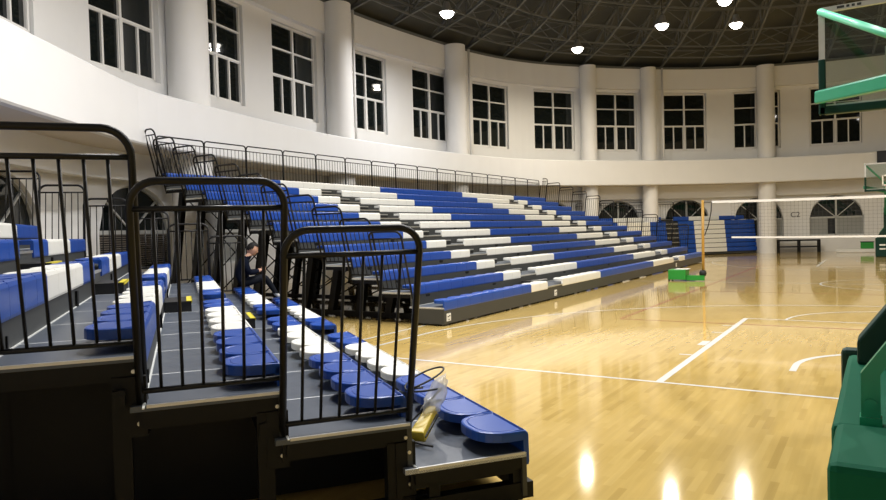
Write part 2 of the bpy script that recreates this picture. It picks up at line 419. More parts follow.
# roof: dark dome lining, radial trusses and ring purlins
def dome(q, off0=1.7): # q: 0 at the wall, 1 at the middle
    return 10.75 + 5.2*(1-(1-q)**2)
mb = MB(); n, m = 96, 14; base = 0
for j in range(m):
    q = j/m
    for i in range(n):
        x, y = ell(360*i/n, 1.9); mb.v.append((x+(EX-x)*q, y+(EY-y)*q, dome(q)))
mb.v.append((EX, EY, dome(1)))
for j in range(m-1):
    for i in range(n): mb.f.append([j*n+i, j*n+(i+1)%n, (j+1)*n+(i+1)%n, (j+1)*n+i]); mb.m.append(0); mb.sm.append(True)
for i in range(n): mb.f.append([(m-1)*n+i, (m-1)*n+(i+1)%n, len(mb.v)-1]); mb.m.append(0); mb.sm.append(True)
struct('ceiling', mb, M['deckroof'], fix=False)
mb = MB(); ering(mb, [(1.0, ZC), (2.0, ZC), (2.0, ZC+.35), (1.0, ZC+.12)]); struct('trim_4', mb, M['truss'])
def pol(t, q, off=1.3):
    x, y = ell(t, off); return Vector((x+(EX-x)*q, y+(EY-y)*q, 0))
nT = 56; QS = [i/14*.94 for i in range(15)]
for k in range(nT):
    t = 360*k/nT + 3; mb = MB()
    for j in range(len(QS)-1):
        a, b = pol(t, QS[j]), pol(t, QS[j+1]); qa, qb = QS[j], QS[j+1]
        A1, B1 = a+Vector((0,0,dome(qa)-.12)), b+Vector((0,0,dome(qb)-.12))
        d, d2 = [.06+1.05*min(1, q/.16) for q in (qa, qb)]
        A0, B0 = a+Vector((0,0,dome(qa)-d)), b+Vector((0,0,dome(qb)-d2))
        mb.bar(A1, B1, .10, .10); mb.bar(A0, B0, .10, .10); mb.bar(A0, B1, .055, .055); mb.bar(B0, B1, .055, .055); mb.bar(A1, B0, .045, .045)
        if j < 9 and j % 2:
            c0, c1 = pol(t+360/nT, QS[j]), pol(t+360/nT, QS[j+1]); mb.bar(A1, c1+Vector((0,0,dome(qb)-.12)), .045, .045); mb.bar(c0+Vector((0,0,dome(qa)-.12)), B1, .045, .045)
    tag(obj('roof_truss', mb, M['truss'], None, fix=False), 'dark grey radial steel truss under the domed roof', 'roof truss', 'radial roof trusses')
for k, q in enumerate((.067, .134, .20, .27, .335, .40, .54, .74)):
    mb = MB(); n = 72
    for i in range(n):
        a, b = pol(360*i/n+3, q), pol(360*(i+1)/n+3, q)
        for dz in (-.08-1.05*min(1, q/.16), -.14): mb.bar(a+Vector((0,0,dome(q)+dz)), b+Vector((0,0,dome(q)+dz)), .07, .07)
        s = 1 if i % 2 else -1
        m_, h_ = .11+.5*min(1, q/.16), .5*min(1, q/.16)
        mb.bar(a+Vector((0,0,dome(q)-(m_+h_*s))), b+Vector((0,0,dome(q)-(m_-h_*s))), .04, .04)
    tag(obj('roof_ring', mb, M['truss'], None, fix=False), 'dark grey ring-shaped steel purlin tying the roof trusses, ' + ['outermost ring by the wall top', 'second ring from the wall top', 'third ring from the wall top', 'fourth ring from the wall top', 'fifth ring from the wall top', 'sixth ring from the wall top', 'ring near the crown', 'innermost ring at the crown'][k], 'roof beam', 'roof rings')

# high-bay lamps
def lamp(x, y, z, label, power, col):
    t = thing('ceiling_lamp', label, 'lamp', (x, y, z), 0, 'high bay lamps')
    h = MB(); h.lathe([(.0, .42), (.10, .42), (.13, .36), (.15, .22), (.31, .02), (.31, 0), (.28, .0), (.14, .2), (0, .2)], n=20); obj('housing', h, M['lampbody'], t, fix=True)
    q = MB(); q.lathe([(0, -.20), (.10, -.185), (.19, -.13), (.24, -.05), (.25, .02), (0, .03)], n=20); obj('lens', q, M['lamplens'], t)
    s = MB(); s.tube([(0,0,.4), (0,0,dome(.3)-z-.9)], .015, 6); obj('hanger', s, M['steel'], t)
    l = bpy.data.lights.new('lamp_light', 'AREA'); l.shape = 'DISK'; l.size = .34; l.energy = power; l.color = col; l.spread = math.radians(165)
    lo_ = bpy.data.objects.new('lamp_light', l); C.objects.link(lo_); lo_.parent = t; lo_.location = (0, 0, -.23)
PW = 560; FAR = 430; WARM = (1., .88, .68); NEU = (1., .98, .96)
lamp(-14.2, .91, 10.0, 'bright lamp under the roof, leftmost of the lit ones', PW, NEU)
lamp(-12.3, 9.4, 10.1, 'lowest-hanging bright lamp under the roof, above the middle of the long bleacher', FAR, WARM)
lamp(-8.1, 8.3, 10.17, 'bright lamp under the roof, first one left of the backboard lamp', FAR, WARM)
lamp(-5.6, 10.8, 10.35, 'bright lamp under the roof, nearest left of the near backboard', FAR, WARM)
lamp(-5.3, 6.6, 10.2, 'bright lamp cut by the top edge of the view', FAR, WARM)
for x, y in ((-9.5, -4), (-9.2, -9.2), (-4.5, -5), (-6.5, -13), (-1.5, -12), (1.5, 2), (3.5, -6), (3, -11), (7, -1), (8, 7), (-5.2, -15.2), (-7.6, -13.6), (12, 2)):
    left = x < -7 and y < 0
    lamp(x, y, 10.6, 'round lamp hanging over the court outside the view', 330 if left else PW, WARM if x > 1 and y > -3 else NEU)

# ------------------------------------------------------------------ bleachers
def seat_mesh(name, w, material, front=.03, back=.305, drop=.20, flat=False):
    """D-shaped pad with a rounded back and an apron that folds down over the front edge; z=0 is the top"""
    bm = bmesh.new(); g = .002; hw = w/2-g
    pts = [(-hw, -front), (hw, -front)]
    if flat: pts += [(hw, back), (-hw, back)]
    else:
        yc = back-.20
        for i in range(0, 13):
            a = PI*i/12; ca, sa = math.cos(a), math.sin(a)
            pts.append((hw*math.copysign(abs(ca)**.8, ca), yc+.20*abs(sa)**.9))
    top = [bm.verts.new((x, y, 0)) for x, y in pts]; f = bm.faces.new(top); f.normal_update()
    if f.normal.z < 0: f.normal_flip()
    r = bmesh.ops.extrude_face_region(bm, geom=[f]); 
    for v in [e for e in r['geom'] if isinstance(e, bmesh.types.BMVert)]: v.co.z = 0
    for v in top: v.co.z = -.060
    topf = [e for e in r['geom'] if isinstance(e, bmesh.types.BMFace)][0]
    if not flat:
        bmesh.ops.inset_region(bm, faces=[topf], thickness=.035, depth=0)
        bmesh.ops.inset_region(bm, faces=[topf], thickness=.006, depth=-.006)
        bmesh.ops.inset_region(bm, faces=[topf], thickness=.008, depth=.005)
    bmesh.ops.recalc_face_normals(bm, faces=bm.faces)
    ed = [e for e in bm.edges if len(e.link_faces) == 2 and e.calc_face_angle(0) > .9 and max(v.co.z for v in e.verts) > -.001]
    bmesh.ops.bevel(bm, geom=ed, offset=.014, segments=2, affect='EDGES', profile=.6)
    # apron
    n0 = len(bm.verts); 
    prof = [(-front-.002, -.012), (-front-.008, -.03), (-front-.010, -drop+.02), (-front-.004, -drop), (-front+.018, -drop), (-front+.024, -drop+.02), (-front+.03, -.03)]
    ring = []
    for x in (-hw, hw): ring.append([bm.verts.new((x, y, z)) for y, z in prof])
    k = len(prof)
    for i in range(k): bm.faces.new([ring[0][i], ring[0][(i+1)%k], ring[1][(i+1)%k], ring[1][i]])
    bm.faces.new(ring[0][::-1]); bm.faces.new(ring[1])
    bmesh.ops.recalc_face_normals(bm, faces=bm.faces)
    me = bpy.data.meshes.new(name); bm.to_mesh(me); bm.free(); me.materials.append(material)
    for p in me.polygons: p.use_smooth = False
    return me

def guard(parent, loc, w, lean, drop_front=.45, drop_back=.13, split=True, H=1.155, nb=6, r=.020):
    """leaning end guard: rounded frame, mid and bottom rail, balusters"""
    def P(y, h): return (-lean*h, y, h)
    f = MB(); rr = .13
    path = [P(0, -drop_front), P(0, H-rr)]
    for i in range(1, 7): a = PI/2*i/7; path.append(P(rr-rr*math.cos(a), H-rr+rr*math.sin(a)))
    path += [P(rr, H), P(w-rr, H)]
    for i in range(1, 7): a = PI/2*i/7; path.append(P(w-rr+rr*math.sin(a), H-rr+rr*math.cos(a)))
    path += [P(w, H-rr), P(w, -drop_back)]
    f.tube(path, r, 8); f.tube([P(0, H-.135), P(w, H-.135)], r*.8, 6); f.tube([P(0, .07), P(w, .07)], r*.8, 6)
    bal = []
    for i in range(nb):
        y = w*(i+1)/(nb+1); q = MB() if split else f
        q.tube([P(y, .07), P(y, H-.135)], .009, 6)
        if split: bal.append(q)
    o = obj('guard_rail', f, M['steel'], parent, loc)
    for q in bal: obj('baluster', q, M['steel'], o)
    return o
def rear_rail(parent, x0, x1, y, z, H=1.08, nb=10):
    f = MB(); rr = .09; w = x1-x0-.02
    path = [(0,0,-.1), (0,0,H-rr)] + [(rr-rr*math.cos(PI/2*i/4), 0, H-rr+rr*math.sin(PI/2*i/4)) for i in range(1, 4)] + [(rr,0,H), (w-rr,0,H)] + [(w-rr+rr*math.sin(PI/2*i/4), 0, H-rr+rr*math.cos(PI/2*i/4)) for i in range(1, 4)] + [(w,0,H-rr), (w,0,-.1)]
    f.tube(path, .019, 6); f.tube([(0,0,H-.14), (w,0,H-.14)], .013, 6); f.tube([(0,0,.06), (w,0,.06)], .013, 6)
    for i in range(nb): f.tube([(w*(i+1)/(nb+1), 0, .06), (w*(i+1)/(nb+1), 0, H-.14)], .0075, 5)
    return obj('rear_rail', f, M['steel'], parent, (x0+.01, y, z))

def bleacher(label, group, loc, rz, tiers, D, DZ, z_deck, z_seat, sections, aisles, L, top_no_aisle=False, folded=False, near=False, front=.03, drop=.20, cams=True):
    root = thing('bleacher', label, 'bleacher', loc, rz, group)
    mseat = {}
    def getseat(col, w):
        key = (col, round(w, 3))
        if key not in mseat:
            mseat[key] = seat_mesh('seat', w, M[col], front, (.02 if folded else .305), drop, folded)
        return mseat[key]
    seats = []
    deckm = None
    for i in range(tiers):
        y0 = i*D if not folded else i*D + (.45 if i == tiers-1 else 0)
        zd = z_deck + i*DZ; ins = .05*i if near else 0.
        if deckm is None:
            d = MB(); dd = D+.06 if not folded else .9
            d.box(0, L, 0, dd, -.03, 0)
            deckm = d.mesh('tier_deck', M['deck'])
            e = MB(); e.box(-.004, .012, .0, (D-.03 if not folded else dd-.02), -.013, .003); trimm = e.mesh('end_trim', M['edge'])
            s = MB(); s.box(.0, L, .0, .03, -DZ+.005, -.03); riserm = s.mesh('riser', M['skirt'])
            s = MB(); s.box(-.019, .019, .03, D, -.10, -.03); beamm = s.mesh('end_beam', M['frame'])
        if near:
            d = MB(); d.box(ins, L, 0, D+.06, -.03, 0); obj('tier_deck', d, M['deck'], root, (0, y0, zd))
        else: put('tier_deck', deckm, root, (0, y0, zd))
        for xx in (ins, L): put('end_trim', trimm, root, (xx, y0+.01, zd))
        for xx in (.021+ins, L-.021): put('end_beam', beamm, root, (xx, y0, zd))
        if near and i:
            s = MB(); s.box(ins, L, .0, .03, -DZ+.005, -.03); obj('riser', s, M['skirt'], root, (0, y0, zd))
        elif i: put('riser', riserm, root, (0, y0, zd))
        else:
            s = MB(); s.box(0, L, 0, .03, .035, z_deck-.03); s.box(0, .04, .03, D, .035, z_deck-.03); s.box(L-.04, L, .03, D, .035, z_deck-.03)
            if not near: obj('front_skirt', s, M['skirt'], root)
            else:
                s = MB(); s.box(0, L, 0, .03, .06, z_deck-.03); obj('front_skirt', s, M['skirt'], root)
        if not folded and i < tiers-1:      # pale seam along the back of the deck
            e = MB(); e.box(.02, L-.02, D-.014, D-.002, 0, .006); obj('back_seam', e, M['seam'], root, (0, y0, zd))
        ai = [] if (top_no_aisle and i == tiers-1) else aisles
        sec = sections
        if top_no_aisle and i == tiers-1:
            sec = []
            for c, a, b, k in sections: sec.append((c, a, b, k))
            for a, b in aisles: sec.append(('white', a, b, 2))
        for c, a, b, k in sec:
            if near and i and a == 0: a = .07+ins+.08
            w = (b-a)/k
            for j in range(k): seats.append((c, w, a+w*(j+.5), y0, z_seat+i*DZ))
        for a, b in ai:                      # step box in the aisle with a nosing
            if folded:
                s = MB(); s.box(a+.03, b-.03, -.05, .05, -.16, -.03); obj('aisle_step', s, M['rubber'], root, (0, y0, zd))
                e = MB(); e.box(a+.03, b-.03, -.06, .05, -.03, .0); obj('step_nosing', e, M['alu'], root, (0, y0, zd))
                continue
            s = MB(); s.box(a+.04, b-.04, D-.31, D-.01, 0, .125)
            st = obj('aisle_step', s, M['rubber'], root, (0, y0, zd))
            e = MB(); e.box(a+.04, b-.04, D-.318, D-.255, .123, .130); e.box(a+.04, b-.04, D-.32, D-.312, .10, .130)
            obj('step_nosing', e, M['yellow'] if near else M['alu'], st)
            e = MB(); e.box(a+.01, b-.01, -.012, .022, -.022, .006); obj('step_nosing', e, M['alu'], root, (0, y0, zd))
    # pads: the hundred nearest are parts of their own, the rest is one part
    Rm = Matrix.Rotation(rz, 4, 'Z'); eye = Vector((CX, CY, CZ)); lv = Vector(loc)
    seats.sort(key=lambda q: (Rm @ Vector(q[2:5]) + lv - eye).length)
    for c, w, x, y, z in seats[:100]:
        put('seat', getseat(c, w), root, (x, y, z))
    if len(seats) > 100:
        bm = bmesh.new(); me = bpy.data.meshes.new('seat')
        for c, w, x, y, z in seats[100:]:
            src = getseat(c, w); n0 = len(bm.verts); nf = len(bm.faces); bm.from_mesh(src)
            bm.verts.ensure_lookup_table(); bm.faces.ensure_lookup_table()
            for v in bm.verts[n0:]: v.co += Vector((x, y, z))
            for fc in bm.faces[nf:]: fc.material_index = 0 if c == 'blue' else 1
        bm.to_mesh(me); bm.free(); me.materials.append(M['blue']); me.materials.append(M['white'])
        o = put('seat', me, root); o['kind'] = 'stuff'; o['label'] = 'blue and white seats of the farther tiers'
    return root

BL, WH = 'blue', 'white'
# long bleacher on the left side of the court
MO = (-7.0652, -11.1001, 0); MR = PI/2 + .0078; ML = 22.517; MD, MZ = .7022, .2577
sec = [(BL, 0, 3.752, 8), (WH, 3.752, 4.677, 2), (WH, 5.60, 8.439, 6), (BL, 8.439, 14.02, 12), (WH, 14.02, 16.917, 6), (WH, 17.84, 18.80, 2), (BL, 18.80, ML, 8)]
main = bleacher('long twelve-tier blue and white bleacher pulled out along the far side of the court', None, MO, MR, 12, MD, MZ, .335, .47, sec, [(4.677, 5.60), (16.917, 17.84)], ML, top_no_aisle=True, front=.0, drop=.185)
for i in range(1, 12):
    zd = .335+i*MZ; w = .74 if i < 11 else .36; y0 = i*MD if i < 11 else 12*MD-.72
    guard(main, (.0, y0, zd), w, .27, .10, .10, split=False, nb=6 if i < 11 else 2); guard(main, (ML, y0, zd), w, -.27, .10, .10, split=False, nb=6 if i < 11 else 2)
for k in range(16): rear_rail(main, ML*k/16, ML*(k+1)/16, 12*MD-.37, .335+11*MZ, 1.05)
for i in range(1, 12):                                     # supporting frames under each tier
    zd = .335+i*MZ-.03; y0 = i*MD
    for x in (.55, 3.3, 7.5, 11.3, 15, 19, 22.0):
        f = MB(); f.bar((x, y0+.06, zd-.02), (x, y0+.06+.17*(zd+.3), .06), .13, .15); f.box(x-.05, x+.05, y0+.02, y0+.7, zd-.12, zd)
        f.box(x-.06, x+.06, y0-.25, y0+.62, .03, .13); f.tube([(x-.05, y0-.1, .04), (x+.05, y0-.1, .04)], .04, 10); f.tube([(x-.05, y0+.5, .04), (x+.05, y0+.5, .04)], .04, 10)
        obj('support_leg', f, M['frame'], main)
    b = MB()
    for xa, xb in ((.45, 3.3), (3.3, 7.5)):
        b.tube([(xa, y0+.30, .35), (xb, y0+.22, zd-.15)], .016, 6); b.tube([(xa, y0+.22, zd-.15), (xb, y0+.30, .35)], .016, 6)
    obj('cross_brace', b, M['frame'], main)
for s in (.14, 5.15, 17.35):
    b = MB(); b.box(s-.07, s+.07, -.014, -.001, .085, .225); o = obj('row_label', b, M['matwhite'], main)
    b = MB(); b.box(s-.045, s+.0, -.018, -.013, .16, .175); b.box(s+.005, s+.045, -.018, -.013, .17, .19); b.box(s-.03, s+.03, -.018, -.013, .11, .12); obj('printed_mark', b, M['ink'], o)

# near bleacher, whose open end is in the foreground
A = math.radians(53.1); NR = A + PI/2; NO = (-2.25, -17.77, 0); ND = .728; NL = 10.58; P_ = .49
sec = [(BL, 0, 4*P_, 4), (WH, 4*P_, 8*P_, 4), (BL, 8*P_, 10*P_, 2), (BL, 5.68, 5.68+2*P_, 2), (WH, 5.68+2*P_, 5.68+6*P_, 4), (BL, 5.68+6*P_, NL, 4)]
near = bleacher('near blue and white bleacher with its open dark end towards the viewer', None, NO, NR, 8, ND, MZ, .335, .47, sec, [(4.9, 5.68)], NL, near=True, front=.01, drop=.215)
for i in range(1, 8):
    zd = .335+i*MZ
    guard(near, (.08+.04*i, i*ND-.005, zd), .745, .28, .45, .13, split=(i < 5)); guard(near, (NL-.08, i*ND-.005, zd), .745, -.25, .45, .13, split=False)
for k in range(7): rear_rail(near, NL*k/7, NL*(k+1)/7, 8*ND-.06, .335+7*MZ)
for i in range(8):                                         # end frames, posts, channels, wheels
    zd = .335+i*MZ-.03; y0 = i*ND
    for x in (.055+.05*i, 3.5, 7.0, NL-.08):
        f = MB(); f.box(x-.03, x+.03, y0+.02, y0+ND+.02, zd-.10, zd)
        if i: 
            f.box(x-.04, x+.04, y0+.06, y0+.15, .08, zd-.08); f.box(x-.035, x+.035, y0-.12, y0+.07, .05, .15)
            f.box(x-.05, x+.05, y0-.02, y0+.10, zd-.40, zd-.08)
        else:
            f.box(x-.03, x+.03, .02, .085, .03, zd); f.box(x-.03, x+.03, ND-.16, ND-.09, .03, zd); f.box(x-.03, x+.03, .08, ND-.1, .06, .13)
        f.box(x-.04, x+.04, y0-.05, y0+ND*.98, .04, .14)
        o = obj('end_frame' if x < .5 or x > NL-.2 else 'support_frame', f, M['frame'], near)
        if x < .5 and i:
            for yy, zz in ((y0+.0, zd-.14), (y0+.0, zd-.33), (y0+.02, zd-.05)):
                b = MB(); b.tube([(x-.062, yy+.02, zz), (x-.048, yy+.02, zz)], .011, 8); obj('bolt', b, M['alu'], o)
    if i:
        b = MB(); b.box(.70, .72, y0-.01, y0+ND, .05, zd-.14); obj('shade_sheet', b, M['frame'], near)  # dark sheet added to stand in for the deep shade under the tiers
        b = MB(); b.bar((3.5, y0+.1, .3), (.1, y0+.1, zd-.15), .03, .03); b.bar((3.5, y0+.1, zd-.15), (7, y0+.1, .3), .03, .03); b.box(.1, NL-.1, y0+.08, y0+.14, zd-.22, zd-.14)
        obj('cross_brace', b, M['frame'], near)

# bleacher folded shut at the far corner
FQ = Vector((-6.45, 21.6)); FA = .8; FL = 10.58; fd = Vector((-math.cos(FA), -math.sin(FA)))
FO = FQ + fd*FL; FRZ = FA
sec = [(c, FL-b, FL-a, k) for c, a, b, k in [(BL, 0, 4*P_, 4), (WH, 4*P_, 8*P_, 4), (BL, 8*P_, 10*P_, 2), (BL, 5.68, 5.68+2*P_, 2), (WH, 5.68+2*P_, 5.68+6*P_, 4), (BL, 5.68+6*P_, FL, 4)]]
farb = bleacher('blue and white bleacher folded shut as a stacked wall in the far corner', None, (FO.x, FO.y, 0), FRZ, 8, .035, MZ, .26, .39, sec, [(FL-5.68, FL-4.9)], FL, folded=True, front=.06, drop=.225)
for k in range(7): rear_rail(farb, FL*k/7, FL*(k+1)/7, 1.2, .26+7*MZ, 1.0, 8)
for i in range(1, 8):
    guard(farb, (FL-.1-.03*i, .1+i*.10, .26+7*MZ-.2), .7, 0., .1, .1, split=False, H=.75)

# ------------------------------------------------------------------ basketball stands
def stand(label, loc, rz):
    t = thing('basketball_stand', label, 'basketball stand', loc, rz, 'basketball stands')
    b = MB(); b.box(-.56, .56, -4.30, -2.5, .06, .86); bevel(obj('base', b, M['green'], t), .03)
    b = MB(); b.box(-.54, .54, -4.92, -4.33, .04, .88); bevel(obj('counterweight_box', b, M['green'], t), .03)
    b = MB(); b.box(-.60, .60, -2.49, -2.38, .0, .89); bevel(obj('front_pad', b, M['darkgreen'], t), .03)
    b = MB()
    for z in (.34, .52):
        for x0, x1 in ((-.42, -.18), (-.12, .12), (.2, .44)): b.box(x0, x1, -2.38, -2.374, z, z+.07)
    obj('printed_mark', b, M['tape'], t)
    for x in (-.42, .42):
        for y in (-4.7, -2.7):
            w = MB(); w.tube([(x-.03, y, .05), (x+.03, y, .05)], .05, 12); obj('wheel', w, M['rubber'], t)
    # flared mast plates, leaning to the court
    for y0, sh, mt in ((-2.75, .0, 'darkgreen'), (-4.62+.36, 0, 'greensteel')):
        f = MB(); pts = [(-.50, .86), (.50, .86), (.50, 1.0), (.27, 1.32), (.27, 2.05), (-.27, 2.05), (-.27, 1.32), (-.50, 1.0)]
        if mt == 'greensteel':
            for s in (-1, 1):
                q = [(s*.45, .86), (s*.38, .86), (s*.38, 1.08), (s*.16, 1.42), (s*.16, 2.3), (s*.26, 2.3), (s*.26, 1.36), (s*.45, 1.08)]
                f = MB(); f.prism(q, y0-.03, y0+.03, 'y'); o = obj('link_arm', f, M['greensteel'], t)
                g = MB(); g.tube([(s*.415, y0-.045, .955), (s*.415, y0+.045, .955)], .024, 12); g.box(s*.415-.04, s*.415+.04, y0-.045, y0+.045, .86, .90); obj('pivot_bolt', g, M['greensteel'], o)
        else:
            f.prism(pts, y0-.11, y0+.11, 'y'); bevel(obj('mast', f, M['darkgreen'], t), .015)
    f = MB()
    for s in (-1, 1):
        f.bar((s*.2, -4.3, 2.2), (s*.2, -.6, 3.22), .07, .14); f.bar((s*.2, -2.75, 1.95), (s*.2, -.5, 2.95), .07, .12)
    f.box(-.24, .24, -.72, -.5, 2.85, 3.35); f.bar((0, -.6, 3.12), (0, 1.12, 3.12), .16, .18)
    obj('boom', f, M['greensteel'], t)
    for s in (-1, 1):
        f = MB(); f.bar((s*.95, 1.12, 3.09), (s*.06, -.6, 2.92), .09, .14, up=(0,0,1)); bevel(obj('lower_strut', f, M['greensteel'], t), .02)
        f = MB(); f.tube([(s*.92, 1.17, 4.04), (s*.06, -.6, 3.15)], .038, 10); obj('upper_strut', f, M['mint'], t)
    # backboard
    zb, zt, hw = 2.96, 4.06, .91
    g = MB(); g.box(-hw+.03, hw-.03, 1.19, 1.205, zb+.03, zt-.03); bb = obj('backboard', g, M['clear'], t)
    f = MB()
    for s in (-1, 1): f.box(s*hw-.03, s*hw+.03, 1.165, 1.215, zb, zt)
    f.box(-hw, hw, 1.165, 1.215, zt-.035, zt+.02); f.box(-hw, hw, 1.165, 1.215, zb, zb+.05)
    obj('board_frame', f, M['alu'], bb)
    f = MB()
    for s in (-1, 1): f.box(s*.295-.025, s*.295+.025, 1.206, 1.209, 3.12, 3.57)
    f.box(-.295, .295, 1.206, 1.209, 3.52, 3.57); f.box(-.295, .295, 1.206, 1.209, 3.12, 3.17); obj('target_square', f, M['tape'], bb)
    f = MB()
    for x0, x1 in ((-.76, -.69), (-.67, -.64), (-.62, -.59), (-.57, -.53)): f.box(x0, x1, 1.160, 1.166, zt-.018, zt+.008)
    obj('printed_mark', f, M['ink'], bb)
    f = MB(); f.box(-hw-.03, hw+.03, 1.14, 1.24, zb-.06, zb+.03)
    for s in (-1, 1): f.box(s*hw-.035, s*hw+.035, 1.14, 1.24, zb-.06, zb+.55)
    bevel(obj('edge_pad', f, M['darkgreen'], bb), .012)
    f = MB(); k = 32; f.tube([(.225*math.cos(2*PI*i/k), 1.58+.225*math.sin(2*PI*i/k), 3.10) for i in range(k+1)], .01, 8, caps=False)
    f.box(-.09, .09, 1.21, 1.37, 3.085, 3.105); f.box(-.09, .09, 1.21, 1.225, 3.0, 3.16)
    rim = obj('rim', f, M['orange'], t)
    f = MB(); n = 12
    def q(i, j): r = .225-.095*j/4; a = 2*PI*(i+.5*(j % 2))/n; return (r*math.cos(a), 1.58+r*math.sin(a), 3.09-.105*j)
    for i in range(n):
        for j in range(4):
            f.tube([q(i, j), q(i, j+1)], .004, 4, caps=False); f.tube([q(i, j), q(i-1 if j % 2 == 0 else i+1, j+1)], .004, 4, caps=False)
    obj('rim_net', f, M['tape'], rim)
    return t
stand('green basketball stand in the right foreground, seen from behind', (0, -14, 0), 0)
stand('small green basketball stand at the far end of the court', (0, 13.6, 0), PI)

# ------------------------------------------------------------------ volleyball net and posts
def vpost(label, x, sx):
    t = thing('volleyball_post', label, 'net post', (x, .42, 0), 0, 'volleyball posts')
    b = MB(); b.box(-.98*sx, -.46*sx, -.26, .26, .04, .35); bevel(obj('weight_box', b, M['brightgreen'], t), .015)
    b = MB(); b.box(-.46*sx, .06*sx, -.16, -.02, .02, .17); obj('base_beam', b, M['brightgreen'], t)
    b = MB(); b.box(-.80*sx, -.40*sx, -.2, .2, .352, .366); obj('cover_sheet', b, M['matwhite'], t)
    b = MB(); b.tube([(0, .04, .03), (0.02*sx, .04, 2.46)], .042, 12); obj('post', b, M['postwood'], t)
    b = MB(); b.tube([(-.99*sx, -.2, .05), (-.94*sx, -.2, .05)], .05, 12); b.tube([(-.99*sx, .2, .05), (-.94*sx, .2, .05)], .05, 12); obj('wheel', b, M['rubber'], t)
    b = MB(); b.lathe([(0, -.10), (.07, -.09), (.105, -.04), (.105, .04), (.07, .09), (0, .10)], (.0, .0, .23), 16); obj('winch_drum', b, M['rubber'], t)
vpost('ochre volleyball post on a green weighted base, in front of the folded bleacher', -4.98, 1)
vpost('volleyball post on a green base beyond the right edge of the view', 4.98, -1)
t = thing('volleyball_net', 'white-edged volleyball net stretched across the middle of the court', 'net', (0, .45, 0))
def sag(x): return -.05*(1-(x/4.7)**2)
f = MB(); k = 24; X = [-4.7+9.4*i/k for i in range(k+1)]
for a, b in zip(X, X[1:]): f.hexa([(a, -.006, 2.36+sag(a)), (b, -.006, 2.36+sag(b)), (b, .006, 2.36+sag(b)), (a, .006, 2.36+sag(a)), (a, -.006, 2.43+sag(a)), (b, -.006, 2.43+sag(b)), (b, .006, 2.43+sag(b)), (a, .006, 2.43+sag(a))])
obj('top_tape', f, M['tape'], t)
f = MB(); X = [-4.15+8.3*i/k for i in range(k+1)]
for a, b in zip(X, X[1:]): f.hexa([(a, -.006, 1.30+sag(a)), (b, -.006, 1.30+sag(b)), (b, .006, 1.30+sag(b)), (a, .006, 1.30+sag(a)), (a, -.006, 1.35+sag(a)), (b, -.006, 1.35+sag(b)), (b, .006, 1.35+sag(b)), (a, .006, 1.35+sag(a))])
obj('bottom_tape', f, M['tape'], t)
f = MB()
for i in range(84):
    x = -4.15+.1*i; f.tube([(x, 0, 1.34+sag(x)), (x, 0, 2.37+sag(x))], .0022, 4, caps=False)
for j in range(10):
    z = 1.43+.1*j; f.tube([(x, 0, z+sag(x)) for x in X], .0022, 4, caps=False)
obj('net_mesh', f, M['string'], t)
f = MB(); f.tube([(-4.7, 0, 2.40), (-4.72, 0, 2.1), (-4.80, 0, 1.7), (-4.92, 0, 1.38)], .016, 6); f.tube([(-4.95, 0, 2.40), (-4.7, 0, 2.39)], .012, 6); f.tube([(4.95, 0, 2.40), (4.7, 0, 2.39)], .012, 6); obj('tension_cord', f, M['rubber'], t)

# ------------------------------------------------------------------ things along the far wall
x, y, rz = wind(97.6, .95)
t = thing('bench', 'long black steel-framed bench against the far wall, right of the white column', 'bench', (x, y, 0), rz)
f = MB(); f.box(-1.1, 1.1, -.2, .2, .64, .73); obj('seat_board', f, M['steel'], t)
f = MB(); f.box(-1.06, 1.06, -.2, -.12, .29, .36); f.box(-1.06, 1.06, .12, .2, .29, .36); obj('lower_rail', f, M['steel'], t)
for xx in (-1.06, 0, 1.02):
    for yy in (-.2, .16): f = MB(); f.box(xx, xx+.09, yy, yy+.05, 0, .66); obj('leg', f, M['steel'], t)
o = MB(); o.box(-.95, .95, -.35, .35, 0, .2); tag(bevel(obj('gym_mat', o, M['matwhite'], None, (-1.45, 21.4, 0), -.05), .03), 'low white mat on the floor by the far wall, beside the far stand', 'mat')
t = thing('crate', 'small bright green crate on the white mat behind the far stand', 'crate', (-1.0, 21.5, .2))
o = MB(); o.box(-.3, .3, -.2, .2, 0, .34); bevel(obj('crate_body', o, M['brightgreen'], t), .02)
o = MB(); o.box(-.32, .32, -.22, .22, .34, .38); obj('rim', o, M['darkgreen'], t)
x, y, rz = wind(83.2, -.10)
t = thing('scoreboard', 'dark navy scoreboard panel hung on the white balcony at the right edge', 'scoreboard', (x, y, 4.72), rz)
o = MB(); o.box(-1.05, 1.05, -.06, .06, 0, .62); obj('housing', o, M['steel'], t)
o = MB(); o.box(-1.01, 1.01, -.066, -.06, .04, .58); obj('screen', o, M['board_black'], t)
